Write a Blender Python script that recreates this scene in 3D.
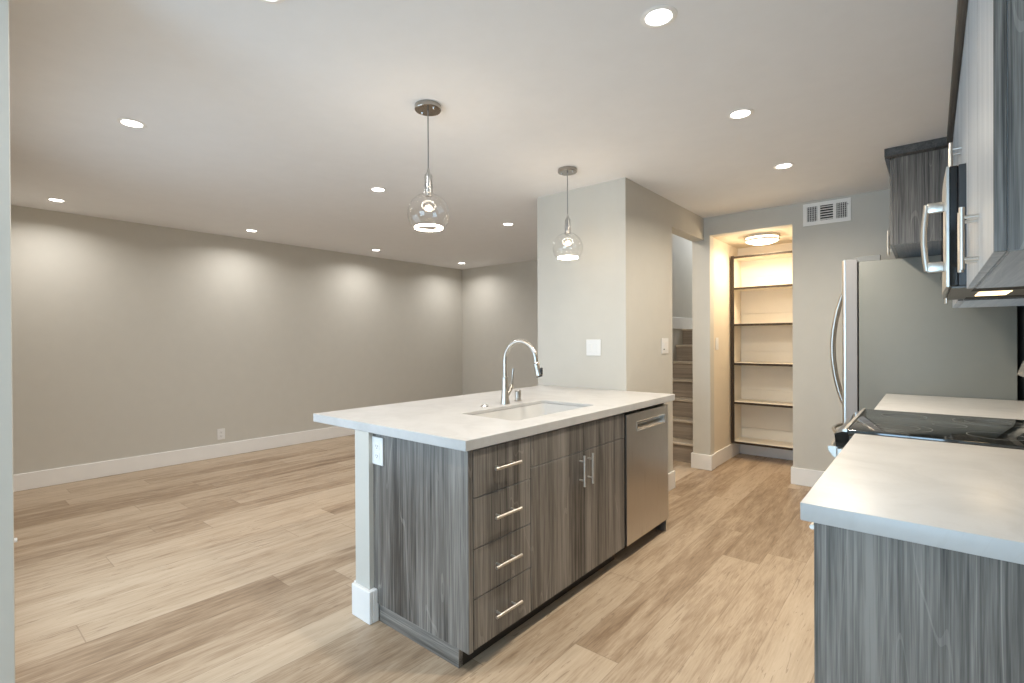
import bpy, bmesh, math
from mathutils import Vector, Matrix

S = bpy.context.scene
for o in list(bpy.data.objects):
    bpy.data.objects.remove(o, do_unlink=True)
COL = S.collection
R = math.radians

# ------------------------------------------------------------------ camera
YAW, PITCH, ROLL, CAM_Z = 40.0215, -0.2444, -0.3047, 1.3061
_y, _p, _r = R(YAW), R(PITCH), R(ROLL)
fwd = Vector((-math.sin(_y) * math.cos(_p), math.cos(_y) * math.cos(_p), math.sin(_p)))
rgt = Vector((math.cos(_y), math.sin(_y), 0))
upv = rgt.cross(fwd)
r2 = rgt * math.cos(_r) + upv * math.sin(_r)
u2 = upv * math.cos(_r) - rgt * math.sin(_r)
cd = bpy.data.cameras.new('camera')
cam = bpy.data.objects.new('camera', cd)
COL.objects.link(cam)
cam.matrix_world = Matrix(((r2.x, u2.x, -fwd.x, 0), (r2.y, u2.y, -fwd.y, 0), (r2.z, u2.z, -fwd.z, CAM_Z), (0, 0, 0, 1)))
cd.sensor_fit = 'HORIZONTAL'
cd.sensor_width = 36
cd.lens = 498.953 / 1024 * 36
cd.clip_start = 0.02
S.camera = cam

# ------------------------------------------------------------------ exposure, world, daylight
S.view_settings.view_transform = 'Standard'
S.view_settings.look = 'None'
S.view_settings.gamma = 1
S.view_settings.use_curve_mapping = False
S.view_settings.exposure = 0.25
S.cycles.use_denoising = True
S.cycles.max_bounces = 10
S.cycles.diffuse_bounces = 7
S.cycles.glossy_bounces = 5
S.cycles.transparent_max_bounces = 16
S.cycles.sample_clamp_indirect = 6.0

W = bpy.data.worlds.new('sky')
S.world = W
W.use_nodes = True
W.node_tree.nodes['Background'].inputs[0].default_value = (0.55, 0.75, 1.0, 1)
W.node_tree.nodes['Background'].inputs[1].default_value = 1.0

DAY = (0.50, 0.76, 1.0)
DAY_SOFT = (0.66, 0.84, 1.0)
CAN_COL = (1.0, 0.98, 0.95)
CAN_WARM = (1.0, 0.91, 0.77)
WARM = (1.0, 0.74, 0.46)
P_DAY_KITCHEN = 92
P_DAY_LIVING = 23
P_DAY_STAIR = 26
P_CAN = 6.5
P_PENDANT = 2.0
P_PANTRY = 9.5


def area(name, loc, rot, sx, sy, power, color, spread=180):
    l = bpy.data.lights.new(name, 'AREA')
    l.shape = 'RECTANGLE'
    l.size, l.size_y = sx, sy
    l.energy, l.color = power, color
    l.spread = R(spread)
    o = bpy.data.objects.new(name, l)
    o.location, o.rotation_euler = loc, rot
    COL.objects.link(o)
    return o


# daylight arriving at the openings behind the camera, in the living room and up the stairs
area('daylight_kitchen_window', (-0.85, -2.72, 1.25), (R(90), 0, 0), 1.9, 1.9, P_DAY_KITCHEN, DAY)
area('daylight_living_window', (-3.2, 0.0, 0.95), (R(90), 0, 0), 1.9, 1.4, P_DAY_LIVING, DAY_SOFT)
area('daylight_stair_window', (-2.17, 7.9, 3.2), (R(-65), 0, 0), 0.6, 1.0, P_DAY_STAIR, (0.9, 0.95, 1.0))

area('stair_hall_fill', (-2.15, 3.95, 2.47), (R(25), 0, 0), 0.3, 0.3, 13, (1.0, 0.93, 0.84))  # added fill with no fixture, out of view, brightens the stair risers

# ------------------------------------------------------------------ material helpers
def M(name):
    m = bpy.data.materials.new(name)
    m.use_nodes = True
    nt = m.node_tree
    return m, nt, nt.nodes['Principled BSDF']


def nd(nt, t, **kw):
    n = nt.nodes.new(t)
    for k, v in kw.items():
        setattr(n, k, v)
    return n


def math_(nt, op, a, b=None, c=None):
    n = nd(nt, 'ShaderNodeMath', operation=op)
    for i, v in enumerate((a, b, c)):
        if v is None:
            continue
        if isinstance(v, (int, float)):
            n.inputs[i].default_value = v
        else:
            nt.links.new(v, n.inputs[i])
    return n.outputs[0]


def mixc(nt, f, a, b, mode='MIX'):
    n = nd(nt, 'ShaderNodeMix', data_type='RGBA', blend_type=mode)
    for i, v in ((0, f), (6, a), (7, b)):
        if isinstance(v, (int, float)):
            n.inputs[i].default_value = v
        elif isinstance(v, tuple):
            n.inputs[i].default_value = v + (1,) if len(v) == 3 else v
        else:
            nt.links.new(v, n.inputs[i])
    return n.outputs[2]


def scaled_pos(nt, sc, extra=None):
    g = nd(nt, 'ShaderNodeNewGeometry')
    mp = nd(nt, 'ShaderNodeMapping')
    mp.inputs['Scale'].default_value = sc
    nt.links.new(g.outputs['Position'], mp.inputs[0])
    if extra is not None:
        nt.links.new(extra, mp.inputs['Location'])
    return mp.outputs[0]


def noise(nt, vec, scale=1.0, detail=3, rough=0.55, dist=0.0):
    n = nd(nt, 'ShaderNodeTexNoise')
    n.inputs['Scale'].default_value = scale
    n.inputs['Detail'].default_value = detail
    n.inputs['Roughness'].default_value = rough
    n.inputs['Distortion'].default_value = dist
    nt.links.new(vec, n.inputs['Vector'])
    return n.outputs[0]


def ramp(nt, f, stops):
    n = nd(nt, 'ShaderNodeValToRGB')
    cr = n.color_ramp
    while len(cr.elements) < len(stops):
        cr.elements.new(0.5)
    for e, (p, c) in zip(cr.elements, stops):
        e.position = p
        e.color = c + (1,) if len(c) == 3 else c
    nt.links.new(f, n.inputs[0])
    return n.outputs[0]


def plain(name, color, rough=0.5, metal=0.0, spec=0.5, bump=None):
    m, nt, b = M(name)
    b.inputs['Roughness'].default_value = rough
    b.inputs['Metallic'].default_value = metal
    b.inputs['Specular IOR Level'].default_value = spec
    v = noise(nt, scaled_pos(nt, (1, 1, 1)), scale=9, detail=3)
    c = mixc(nt, v, tuple(x * 0.97 for x in color), tuple(min(1, x * 1.03) for x in color))
    nt.links.new(c, b.inputs['Base Color'])
    if bump:
        bn = nd(nt, 'ShaderNodeBump')
        bn.inputs['Strength'].default_value = bump[1]
        bn.inputs['Distance'].default_value = 0.002
        nt.links.new(noise(nt, scaled_pos(nt, (1, 1, 1)), scale=bump[0], detail=4), bn.inputs['Height'])
        nt.links.new(bn.outputs[0], b.inputs['Normal'])
    return m


def emit(name, color, strength):
    m, nt, b = M(name)
    b.inputs['Base Color'].default_value = color + (1,)
    b.inputs['Emission Color'].default_value = color + (1,)
    b.inputs['Emission Strength'].default_value = strength
    return m


def laminate(name, axis, dark=(0.044, 0.039, 0.034), light=(0.30, 0.272, 0.242), rough=0.34, sheen=0.5):
    """grey wood print; grain runs along axis"""
    m, nt, b = M(name)
    i = 'xyz'.index(axis)

    def sc(a, l):
        v = [a, a, a]
        v[i] = l
        return tuple(v)
    wide = noise(nt, scaled_pos(nt, sc(7, 0.35)), detail=2, dist=0.4)
    mid = noise(nt, scaled_pos(nt, sc(42, 0.9)), detail=3, rough=0.6)
    fine = noise(nt, scaled_pos(nt, sc(190, 3.5)), detail=3, rough=0.65)
    f = math_(nt, 'ADD', math_(nt, 'MULTIPLY', wide, 0.42), math_(nt, 'ADD', math_(nt, 'MULTIPLY', mid, 0.40), math_(nt, 'MULTIPLY', fine, 0.48)))
    col = ramp(nt, f, [(0.51, dark), (0.64, tuple((a + c) / 2.2 for a, c in zip(dark, light))), (0.78, light)])
    # thin pale flame lines of the grain
    fl = math_(nt, 'FRACT', math_(nt, 'MULTIPLY', noise(nt, scaled_pos(nt, sc(4.2, 0.42)), detail=1.5, dist=0.6), 9.0))
    ln = math_(nt, 'LESS_THAN', fl, 0.035)
    amt = math_(nt, 'MULTIPLY', ln, math_(nt, 'MULTIPLY', mid, 0.42))
    col = mixc(nt, amt, col, tuple(min(1, x * 1.5) for x in light))
    nt.links.new(col, b.inputs['Base Color'])
    b.inputs['Roughness'].default_value = rough
    b.inputs['Specular IOR Level'].default_value = 0.5
    b.inputs['Sheen Weight'].default_value = sheen
    b.inputs['Sheen Roughness'].default_value = 0.22
    bn = nd(nt, 'ShaderNodeBump')
    bn.inputs['Strength'].default_value = 0.05
    bn.inputs['Distance'].default_value = 0.001
    nt.links.new(fine, bn.inputs['Height'])
    nt.links.new(bn.outputs[0], b.inputs['Normal'])
    return m


def planks(name, tint=(1, 1, 1)):
    """vinyl oak boards running along y"""
    m, nt, b = M(name)
    PW, PL = 0.205, 1.75
    g = nd(nt, 'ShaderNodeNewGeometry')
    sp = nd(nt, 'ShaderNodeSeparateXYZ')
    nt.links.new(g.outputs['Position'], sp.inputs[0])
    u = math_(nt, 'DIVIDE', math_(nt, 'ADD', sp.outputs[0], 20.03), PW)
    row = math_(nt, 'FLOOR', u)
    wn = nd(nt, 'ShaderNodeTexWhiteNoise', noise_dimensions='1D')
    nt.links.new(row, wn.inputs['W'])
    v = math_(nt, 'ADD', math_(nt, 'DIVIDE', math_(nt, 'ADD', sp.outputs[1], 20.0), PL), wn.outputs['Value'])
    colm = math_(nt, 'FLOOR', v)
    cb = nd(nt, 'ShaderNodeCombineXYZ')
    nt.links.new(row, cb.inputs[0])
    nt.links.new(colm, cb.inputs[1])
    wn2 = nd(nt, 'ShaderNodeTexWhiteNoise', noise_dimensions='2D')
    nt.links.new(cb.outputs[0], wn2.inputs['Vector'])
    rnd = wn2.outputs['Value']
    off = nd(nt, 'ShaderNodeVectorMath', operation='SCALE')
    nt.links.new(wn2.outputs['Color'], off.inputs[0])
    off.inputs['Scale'].default_value = 37.0
    broad = noise(nt, scaled_pos(nt, (8.5, 1.1, 1), off.outputs[0]), detail=4, rough=0.6, dist=0.9)
    mid = noise(nt, scaled_pos(nt, (24, 3.0, 1), off.outputs[0]), detail=4, rough=0.62, dist=0.8)
    fine = noise(nt, scaled_pos(nt, (170, 9, 1), off.outputs[0]), detail=3, rough=0.6)
    f = math_(nt, 'ADD', math_(nt, 'MULTIPLY', broad, 0.46), math_(nt, 'ADD', math_(nt, 'MULTIPLY', mid, 0.36), math_(nt, 'MULTIPLY', fine, 0.34)))
    f = math_(nt, 'ADD', f, math_(nt, 'MULTIPLY', math_(nt, 'SUBTRACT', rnd, 0.5), 0.20))
    t = lambda c: tuple(a * k for a, k in zip(c, tint))
    col = ramp(nt, f, [(0.37, t((0.215, 0.142, 0.086))), (0.50, t((0.345, 0.248, 0.163))), (0.605, t((0.45, 0.343, 0.24))), (0.76, t((0.53, 0.42, 0.305)))])
    # a few small knots
    kn = nd(nt, 'ShaderNodeTexVoronoi')
    kn.inputs['Scale'].default_value = 1.0
    nt.links.new(scaled_pos(nt, (5.5, 1.6, 1), off.outputs[0]), kn.inputs['Vector'])
    kf = math_(nt, 'SMOOTH_MIN', 1.0, math_(nt, 'DIVIDE', kn.outputs['Distance'], 0.11), 0.1)
    col = mixc(nt, math_(nt, 'MULTIPLY', math_(nt, 'SUBTRACT', 1.0, kf), 0.5), col, t((0.22, 0.135, 0.08)))
    # short dark pores and checks
    pore = noise(nt, scaled_pos(nt, (60, 5.5, 1), off.outputs[0]), detail=2, rough=0.5, dist=1.2)
    pm = math_(nt, 'MULTIPLY', math_(nt, 'GREATER_THAN', pore, 0.67), 0.5)
    col = mixc(nt, pm, col, t((0.20, 0.13, 0.08)))
    fu = math_(nt, 'FRACT', u)
    fv = math_(nt, 'FRACT', v)
    eu = math_(nt, 'MINIMUM', fu, math_(nt, 'SUBTRACT', 1.0, fu))
    ev = math_(nt, 'MINIMUM', fv, math_(nt, 'SUBTRACT', 1.0, fv))
    seam = math_(nt, 'MAXIMUM', math_(nt, 'LESS_THAN', eu, 0.008), math_(nt, 'LESS_THAN', ev, 0.0013))
    col = mixc(nt, math_(nt, 'MULTIPLY', seam, 0.42), col, t((0.16, 0.10, 0.06)))
    nt.links.new(col, b.inputs['Base Color'])
    b.inputs['Roughness'].default_value = 0.42
    b.inputs['Specular IOR Level'].default_value = 0.45
    bn = nd(nt, 'ShaderNodeBump')
    bn.inputs['Strength'].default_value = 0.10
    bn.inputs['Distance'].default_value = 0.001
    nt.links.new(math_(nt, 'SUBTRACT', fine, math_(nt, 'MULTIPLY', seam, 1.5)), bn.inputs['Height'])
    nt.links.new(bn.outputs[0], b.inputs['Normal'])
    return m


def quartz(name):
    m, nt, b = M(name)
    cloud = noise(nt, scaled_pos(nt, (1, 1, 1)), scale=5.0, detail=5, rough=0.6, dist=0.8)
    col = ramp(nt, cloud, [(0.30, (0.47, 0.462, 0.45)), (0.55, (0.535, 0.527, 0.516)), (0.8, (0.565, 0.557, 0.546))])
    n2 = noise(nt, scaled_pos(nt, (1, 1, 1)), scale=3.2, detail=6, rough=0.62, dist=1.2)
    vein = math_(nt, 'SUBTRACT', 1.0, math_(nt, 'MINIMUM', 1.0, math_(nt, 'DIVIDE', math_(nt, 'ABSOLUTE', math_(nt, 'SUBTRACT', n2, 0.5)), 0.018)))
    col = mixc(nt, math_(nt, 'MULTIPLY', vein, 0.16), col, (0.46, 0.43, 0.40))
    nt.links.new(col, b.inputs['Base Color'])
    b.inputs['Roughness'].default_value = 0.36
    b.inputs['Specular IOR Level'].default_value = 0.5
    return m


def brushed(name, color, rough, axis='z'):
    m, nt, b = M(name)
    i = 'xyz'.index(axis)
    v = [260, 260, 260]
    v[i] = 4
    n = noise(nt, scaled_pos(nt, tuple(v)), detail=2)
    nt.links.new(mixc(nt, n, tuple(x * 0.9 for x in color), tuple(min(1, x * 1.08) for x in color)), b.inputs['Base Color'])
    b.inputs['Metallic'].default_value = 1
    rr = math_(nt, 'ADD', math_(nt, 'MULTIPLY', n, 0.12), rough - 0.06)
    nt.links.new(rr, b.inputs['Roughness'])
    return m


def thin_glass(name, tint=(1, 1, 1), boost=1.0):
    m = bpy.data.materials.new(name)
    m.use_nodes = True
    nt = m.node_tree
    nt.nodes.remove(nt.nodes['Principled BSDF'])
    out = nt.nodes['Material Output']
    tr = nd(nt, 'ShaderNodeBsdfTransparent')
    tr.inputs[0].default_value = tint + (1,)
    gl = nd(nt, 'ShaderNodeBsdfGlossy')
    gl.inputs['Roughness'].default_value = 0.02
    lw = nd(nt, 'ShaderNodeLayerWeight')
    lw.inputs['Blend'].default_value = 0.5
    # grazing rim gets denser where the wall of the bulb is seen edge-on
    mx = nd(nt, 'ShaderNodeMixShader')
    nt.links.new(math_(nt, 'ADD', 0.07, math_(nt, 'MULTIPLY', math_(nt, 'POWER', lw.outputs['Facing'], 4.0), 0.6 * boost)), mx.inputs[0])
    nt.links.new(tr.outputs[0], mx.inputs[1])
    nt.links.new(gl.outputs[0], mx.inputs[2])
    nt.links.new(mx.outputs[0], out.inputs[0])
    return m


wall_m = plain('beige_wall_paint', (0.575, 0.55, 0.495), 0.75, bump=(220, 0.06))
ceil_m = plain('ceiling_paint', (0.80, 0.80, 0.81), 0.85, bump=(160, 0.06))
white_m = plain('white_trim_paint', (0.84, 0.825, 0.80), 0.4)
plate_m = plain('white_plastic', (0.78, 0.77, 0.75), 0.3)
pantry_m = plain('cream_pantry_paint', (0.70, 0.62, 0.50), 0.7, bump=(220, 0.06))
shelf_m = plain('cream_shelf_paint', (0.72, 0.66, 0.56), 0.6)
shelf_edge_m = laminate('dark_shelf_edge', 'z', (0.022, 0.012, 0.005), (0.045, 0.026, 0.011), 0.7, 0.0)
floor_m = planks('oak_vinyl_planks')
stair_m = laminate('stair_board', 'x', (0.24, 0.20, 0.165), (0.44, 0.36, 0.28), 0.5, 0.0)
nosing_m = laminate('stair_nosing', 'x', (0.42, 0.34, 0.25), (0.66, 0.57, 0.46), 0.5, 0.0)
lam_v = laminate('grey_laminate_upright', 'z')
lam_h = laminate('grey_laminate_lengthwise', 'y')
lam_hx = laminate('grey_laminate_crosswise', 'x')
lam_dark = laminate('grey_laminate_molding', 'y', (0.035, 0.033, 0.032), (0.12, 0.115, 0.11), 0.5, 0.0)
quartz_m = quartz('white_quartz')
sink_m = plain('white_sink_composite', (0.66, 0.65, 0.63), 0.2)
steel_v = brushed('stainless_upright', (0.60, 0.575, 0.54), 0.30, 'z')
steel_y = brushed('stainless_lengthwise', (0.56, 0.53, 0.49), 0.30, 'y')
nickel_m = brushed('brushed_nickel', (0.56, 0.53, 0.485), 0.30, 'z')
pull_m = brushed('satin_pull', (0.74, 0.705, 0.65), 0.36, 'y')
socket_m = brushed('socket_metal', (0.50, 0.50, 0.50), 0.28, 'z')
canopy_m = brushed('canopy_nickel', (0.42, 0.395, 0.36), 0.18, 'z')
chrome_m = plain('chrome', (0.85, 0.85, 0.85), 0.08, 1.0)
fridge_side_m = plain('grey_textured_steel', (0.225, 0.228, 0.205), 0.45, 0.0, 0.5, bump=(420, 0.35))
door_edge_m = plain('grey_door_edge', (0.34, 0.32, 0.31), 0.4)
grey_plastic_m = plain('grey_plastic', (0.24, 0.24, 0.23), 0.5)
black_gloss_m = plain('black_glass', (0.006, 0.006, 0.007), 0.05, 0.0, 0.6)
cooktop_m = plain('cooktop_glass', (0.010, 0.012, 0.012), 0.07, 0.0, 1.0)
toe_m = plain('toe_recess_shade', (0.028, 0.024, 0.02), 0.5)  # shade of the recess under the island put into the toe kick's colour
dark_m = plain('dark_recess', (0.012, 0.011, 0.010), 0.6)
charcoal_m = plain('charcoal_plastic', (0.035, 0.037, 0.04), 0.35)
ring_m = plain('burner_print', (0.22, 0.23, 0.23), 0.3)
under_m = plain('microwave_underside', (0.16, 0.16, 0.155), 0.4, 0.6)
glass_m = thin_glass('clear_globe_glass', (0.985, 0.985, 0.98), 1.6)
pane_m = thin_glass('window_glass')
can_emit = emit('downlight_diffuser', (1.0, 0.97, 0.93), 9)
led_emit = emit('led_ring', (1.0, 0.92, 0.78), 22)
pantry_emit = emit('pantry_diffuser', (1.0, 0.91, 0.76), 2.2)
hood_emit = emit('cooktop_lamp', (1.0, 0.76, 0.42), 3)


# ------------------------------------------------------------------ mesh helpers
def B():
    return bmesh.new()


def box(bm, x0, x1, y0, y1, z0, z1, bev=0.0, seg=1):
    t = bmesh.new()
    bmesh.ops.create_cube(t, size=1)
    for v in t.verts:
        v.co = Vector((x0 + (v.co.x + .5) * (x1 - x0), y0 + (v.co.y + .5) * (y1 - y0), z0 + (v.co.z + .5) * (z1 - z0)))
    if bev:
        bmesh.ops.bevel(t, geom=list(t.edges), offset=bev, segments=seg, affect='EDGES', profile=0.5)
    merge(bm, t)
    return bm


def merge(bm, t):
    me = bpy.data.meshes.new('tmp')
    t.to_mesh(me)
    t.free()
    bm.from_mesh(me)
    bpy.data.meshes.remove(me)


def tube(bm, pts, rad, n=12, caps=True):
    """swept circle along a polyline; rad is a number or one per point"""
    pts = [Vector(p) for p in pts]
    rads = [rad] * len(pts) if isinstance(rad, (int, float)) else rad
    rings = []
    prev = None
    for i, p in enumerate(pts):
        d = (pts[min(i + 1, len(pts) - 1)] - pts[max(i - 1, 0)]).normalized()
        if prev is None:
            a = Vector((0, 0, 1)) if abs(d.z) < 0.9 else Vector((1, 0, 0))
            s = d.cross(a).normalized()
        else:
            s = (prev - d * prev.dot(d)).normalized()
        prev = s
        t = d.cross(s)
        rings.append([bm.verts.new(p + (s * math.cos(2 * math.pi * k / n) + t * math.sin(2 * math.pi * k / n)) * rads[i]) for k in range(n)])
    for a, b in zip(rings, rings[1:]):
        for k in range(n):
            bm.faces.new((a[k], a[(k + 1) % n], b[(k + 1) % n], b[k]))
    if caps:
        bm.faces.new(rings[0][::-1])
        bm.faces.new(rings[-1])
    return bm


def lathe(bm, cx, cy, prof, n=40):
    """revolve (radius, z) pairs about a vertical axis; radius 0 closes to a point"""
    rings = []
    for r, z in prof:
        if r <= 1e-6:
            rings.append([bm.verts.new((cx, cy, z))])
        else:
            rings.append([bm.verts.new((cx + r * math.cos(2 * math.pi * k / n), cy + r * math.sin(2 * math.pi * k / n), z)) for k in range(n)])
    for a, b in zip(rings, rings[1:]):
        for k in range(n):
            q = (a[k % len(a)], a[(k + 1) % len(a)], b[(k + 1) % len(b)], b[k % len(b)])
            u = []
            for v in q:
                if v not in u:
                    u.append(v)
            if len(u) > 2:
                bm.faces.new(u)
    return bm


def prism(bm, poly, axis, a0, a1):
    """extrude a 2-D outline along an axis; outline is in the other two axes in xyz order"""
    def p3(q, a):
        v = list(q)
        v.insert('xyz'.index(axis), a)
        return v
    lo = [bm.verts.new(p3(q, a0)) for q in poly]
    hi = [bm.verts.new(p3(q, a1)) for q in poly]
    n = len(poly)
    bm.faces.new(lo)
    bm.faces.new(hi[::-1])
    for k in range(n):
        bm.faces.new((lo[k], lo[(k + 1) % n], hi[(k + 1) % n], hi[k]))
    return bm


def wpos(o):
    v = Vector((0, 0, 0))
    while o is not None:
        v += o.location
        o = o.parent
    return v


def obj(name, bm, mat, parent=None, at=None):
    """ONE mesh object; the bmesh is in room coordinates"""
    bmesh.ops.recalc_face_normals(bm, faces=list(bm.faces))
    if parent is not None:
        off = wpos(parent)
        loc = Vector((0, 0, 0))
    else:
        if at is None:
            xs = [v.co for v in bm.verts]
            lo = Vector([min(c[i] for c in xs) for i in range(3)])
            hi = Vector([max(c[i] for c in xs) for i in range(3)])
            at = ((lo.x + hi.x) / 2, (lo.y + hi.y) / 2, lo.z)
        off = Vector(at)
        loc = off
    bmesh.ops.translate(bm, verts=list(bm.verts), vec=-off)
    me = bpy.data.meshes.new(name)
    bm.to_mesh(me)
    bm.free()
    for p in me.polygons:
        p.use_smooth = True
    me.set_sharp_from_angle(angle=R(35))
    me.materials.append(mat)
    o = bpy.data.objects.new(name, me)
    o.location = loc
    if parent is not None:
        o.parent = parent
    COL.objects.link(o)
    return o


def thing(name, label, cat, loc, group=None):
    o = bpy.data.objects.new(name, None)
    o.empty_display_size = 0.1
    o.location = loc
    COL.objects.link(o)
    return tag(o, label, cat, group)


def tag(o, label, cat, group=None):
    o['label'] = label
    o['category'] = cat
    if group:
        o['group'] = group
    return o


def struct(name, bm, mat, parent=None):
    o = obj(name, bm, mat, parent)
    if parent is None:
        o['kind'] = 'structure'
    return o


# ------------------------------------------------------------------ room dimensions (metres)
H = 2.5
XL, XR = -6.13, 0.445          # beige living room wall, wall behind the range
YB, YF = 5.98, 5.034           # living room end wall, pantry wall
YC = 3.374                     # white-lit end of the stair enclosure
XC0, XH = -2.548, -1.73        # its width; XH is the passage face
JAMB = 4.24                    # opening to the stairs starts here
ZT, TH = 0.9200, 0.0420        # worktop height and thickness
BB = 0.15                      # baseboard height

# ------------------------------------------------------------------ room shell
bm = B(); box(bm, XL - 0.2, XR + 0.2, -2.85, 8.1, -0.12, 0.0)
struct('floor', bm, floor_m)

bm = B()
box(bm, XL - 0.2, XR + 0.2, -2.85, 4.3, H, H + 0.12)
box(bm, -1.845, XR + 0.2, 4.3, YF + 0.115, H, H + 0.12)
box(bm, XL - 0.2, XC0, 4.3, YB + 0.2, H, H + 0.12)
struct('ceiling', bm, ceil_m)

bm = B(); box(bm, XL - 0.15, XL, 0.0, YB + 0.15, 0, H)
struct('wall_left', bm, wall_m)
bm = B(); box(bm, XL, XC0, YB, YB + 0.12, 0, H)
struct('wall_back', bm, wall_m)
# stair enclosure: near end, passage side with its header, inner side
bm = B()
box(bm, XC0, XH, YC, YC + 0.115, 0, H)
box(bm, XH - 0.115, XH, YC + 0.115, JAMB, 0, H)
box(bm, XH - 0.115, XH, JAMB, YF, 2.283, H)
box(bm, XC0, XC0 + 0.048, YC + 0.115, 8.0, 0, 4.2)
struct('wall_stairs', bm, wall_m)
# pantry wall with its opening
PX0, PX1, PZ = -1.672, -0.948, 2.322
bm = B()
box(bm, -1.845, PX0, YF, YF + 0.115, 0, H)
box(bm, PX0, PX1, YF, YF + 0.115, PZ, H)
box(bm, PX1, XR, YF, YF + 0.115, 0, H)
struct('wall_far', bm, wall_m)
bm = B(); box(bm, -1.845, -1.685, YF + 0.115, 8.0, 0, 4.2)
box(bm, XC0 + 0.048, -1.845, 7.95, 8.05, 0, 2.6)
box(bm, XC0 + 0.048, -1.845, 7.95, 8.05, 3.9, 4.2)
box(bm, XC0 + 0.048, -1.845, 4.18, 4.30, H + 0.12, 4.2)
box(bm, -1.845, -1.72, 4.18, YF + 0.115, H + 0.12, 4.2)
struct('wall_stairwell', bm, wall_m)
bm = B(); box(bm, XC0, -1.685, 4.18, 8.1, 4.2, 4.3)
struct('ceiling_stairwell', bm, ceil_m)
bm = B()
box(bm, -1.685, -0.72, 6.0, 6.1, 0, H)
box(bm, -0.78, -0.68, YF + 0.115, 6.0, 0, H)
box(bm, -1.685, -1.681, YF + 0.115, 6.0, 0, H)
struct('wall_pantry', bm, pantry_m)
bm = B(); box(bm, -1.681, -0.78, YF + 0.115, 6.0, PZ, PZ + 0.08)
struct('ceiling_pantry', bm, pantry_m)
bm = B(); box(bm, XR, XR + 0.15, -2.75, YF + 0.115, 0, H)
struct('wall_right', bm, wall_m)
# walls on the camera's side: kitchen nook window wall, the wall end at the picture's edge, living room window wall
bm = B()
box(bm, -2.15, -1.82, -2.72, -2.6, 0, H)
box(bm, 0.12, XR, -2.72, -2.6, 0, H)
box(bm, -1.82, 0.12, -2.72, -2.6, 2.2, H)
box(bm, -1.82, 0.12, -2.72, -2.6, 0, 0.28)
struct('wall_front', bm, wall_m)
bm = B()
box(bm, -2.13, -2.0, -2.6, 0.1725, 0, H, 0.002)
struct('wall_side', bm, wall_m)
bm = B()
box(bm, -2.25, -2.13, 0.05, 0.171, 0, H)
box(bm, -4.28, -4.15, 0.05, 0.30, 0, H)
box(bm, XL, -4.28, 0.18, 0.30, 0, H)
box(bm, -4.15, -2.25, 0.05, 0.171, 1.75, H)
box(bm, -4.15, -2.25, 0.05, 0.171, 0, 0.25)
struct('wall_near', bm, wall_m)


def window(name, x0, x1, y0, y1, z0, z1):
    fr = B()
    w = 0.05
    box(fr, x0, x0 + w, y0, y1, z0, z1)
    box(fr, x1 - w, x1, y0, y1, z0, z1)
    box(fr, x0 + w, x1 - w, y0, y1, z0, z0 + w)
    box(fr, x0 + w, x1 - w, y0, y1, z1 - w, z1)
    xm = (x0 + x1) / 2
    box(fr, xm - w / 2, xm + w / 2, y0, y1, z0 + w, z1 - w)
    o = struct(name, fr, white_m)
    g = B()
    ym = (y0 + y1) / 2
    box(g, x0 + w, x1 - w, ym - 0.003, ym + 0.003, z0 + w, z1 - w)
    p = obj('pane', g, pane_m)
    p.location -= o.location
    p.parent = o
    return o


window('window_1', -1.82, 0.12, -2.69, -2.63, 0.28, 2.2)
window('window_2', -4.15, -2.25, 0.08, 0.14, 0.25, 1.75)

# ------------------------------------------------------------------ baseboards
def base(name, boxes, h=BB):
    bm = B()
    for (x0, x1, y0, y1) in boxes:
        box(bm, x0, x1, y0, y1, 0, h, 0.003)
    return struct(name, bm, white_m)


T = 0.016
base('baseboard_left', [(XL, XL + T, 0.30, YB)])
base('baseboard_back', [(XL + T, XC0, YB - T, YB)])
base('baseboard_stairs', [(XH, XH + T, YC, JAMB + 0.0), (XH - 0.115, XH + T, JAMB, JAMB + T)])
base('baseboard_far', [(-1.845, PX0 + T, YF - T, YF), (PX0, PX0 + T, YF, YF + 0.115),
                       (PX1 - T, XR, YF - T, YF), (PX1 - T, PX1, YF, YF + 0.115), (-1.845 - T, -1.845, YF - T, YF + 0.115)])
base('baseboard_pantry', [(-1.681, -1.681 + T, YF + 0.115, 6.0), (-1.665, -0.78, 6.0 - T, 6.0)])
base('baseboard_near', [(XL, -4.15, 0.30, 0.30 + T), (-2.0, -2.0 + T, -2.6, -0.4)])
bm = B(); box(bm, -2.110, -1.997, 1.341, YC, 0, ZT - TH)
struct('wall_island', bm, wall_m)
base('baseboard_island', [(-2.116, -1.969, 1.321, 1.341), (-1.9965, -1.969, 1.341, 1.3725), (-2.130, -2.110, 1.341, YC)])

# ------------------------------------------------------------------ stairs
st = thing('staircase', 'short flight of plank-faced stairs climbing behind the beige wall opening', 'stairs', (-2.17, 5.2, 0))
RISE, RUN, Y0 = 0.204, 0.21, 5.2
for k in range(7):
    y = Y0 + RUN * k
    bm = B(); box(bm, -2.499, -1.846, y, y + 0.02, RISE * k + (0 if k == 0 else 0.0), RISE * (k + 1) - 0.025)
    obj('riser', bm, stair_m, st)
    bm = B(); box(bm, -2.499, -1.846, y - 0.022, y + RUN + (0.0 if k < 6 else 1.2), RISE * (k + 1) - 0.025, RISE * (k + 1), 0.004)
    obj('tread', bm, nosing_m, st)
bm = B(); box(bm, -2.4995, -2.487, 6.05, 7.9, RISE * 7 + 0.001, RISE * 7 + 0.15, 0.003)
struct('baseboard_landing', bm, white_m)

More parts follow.
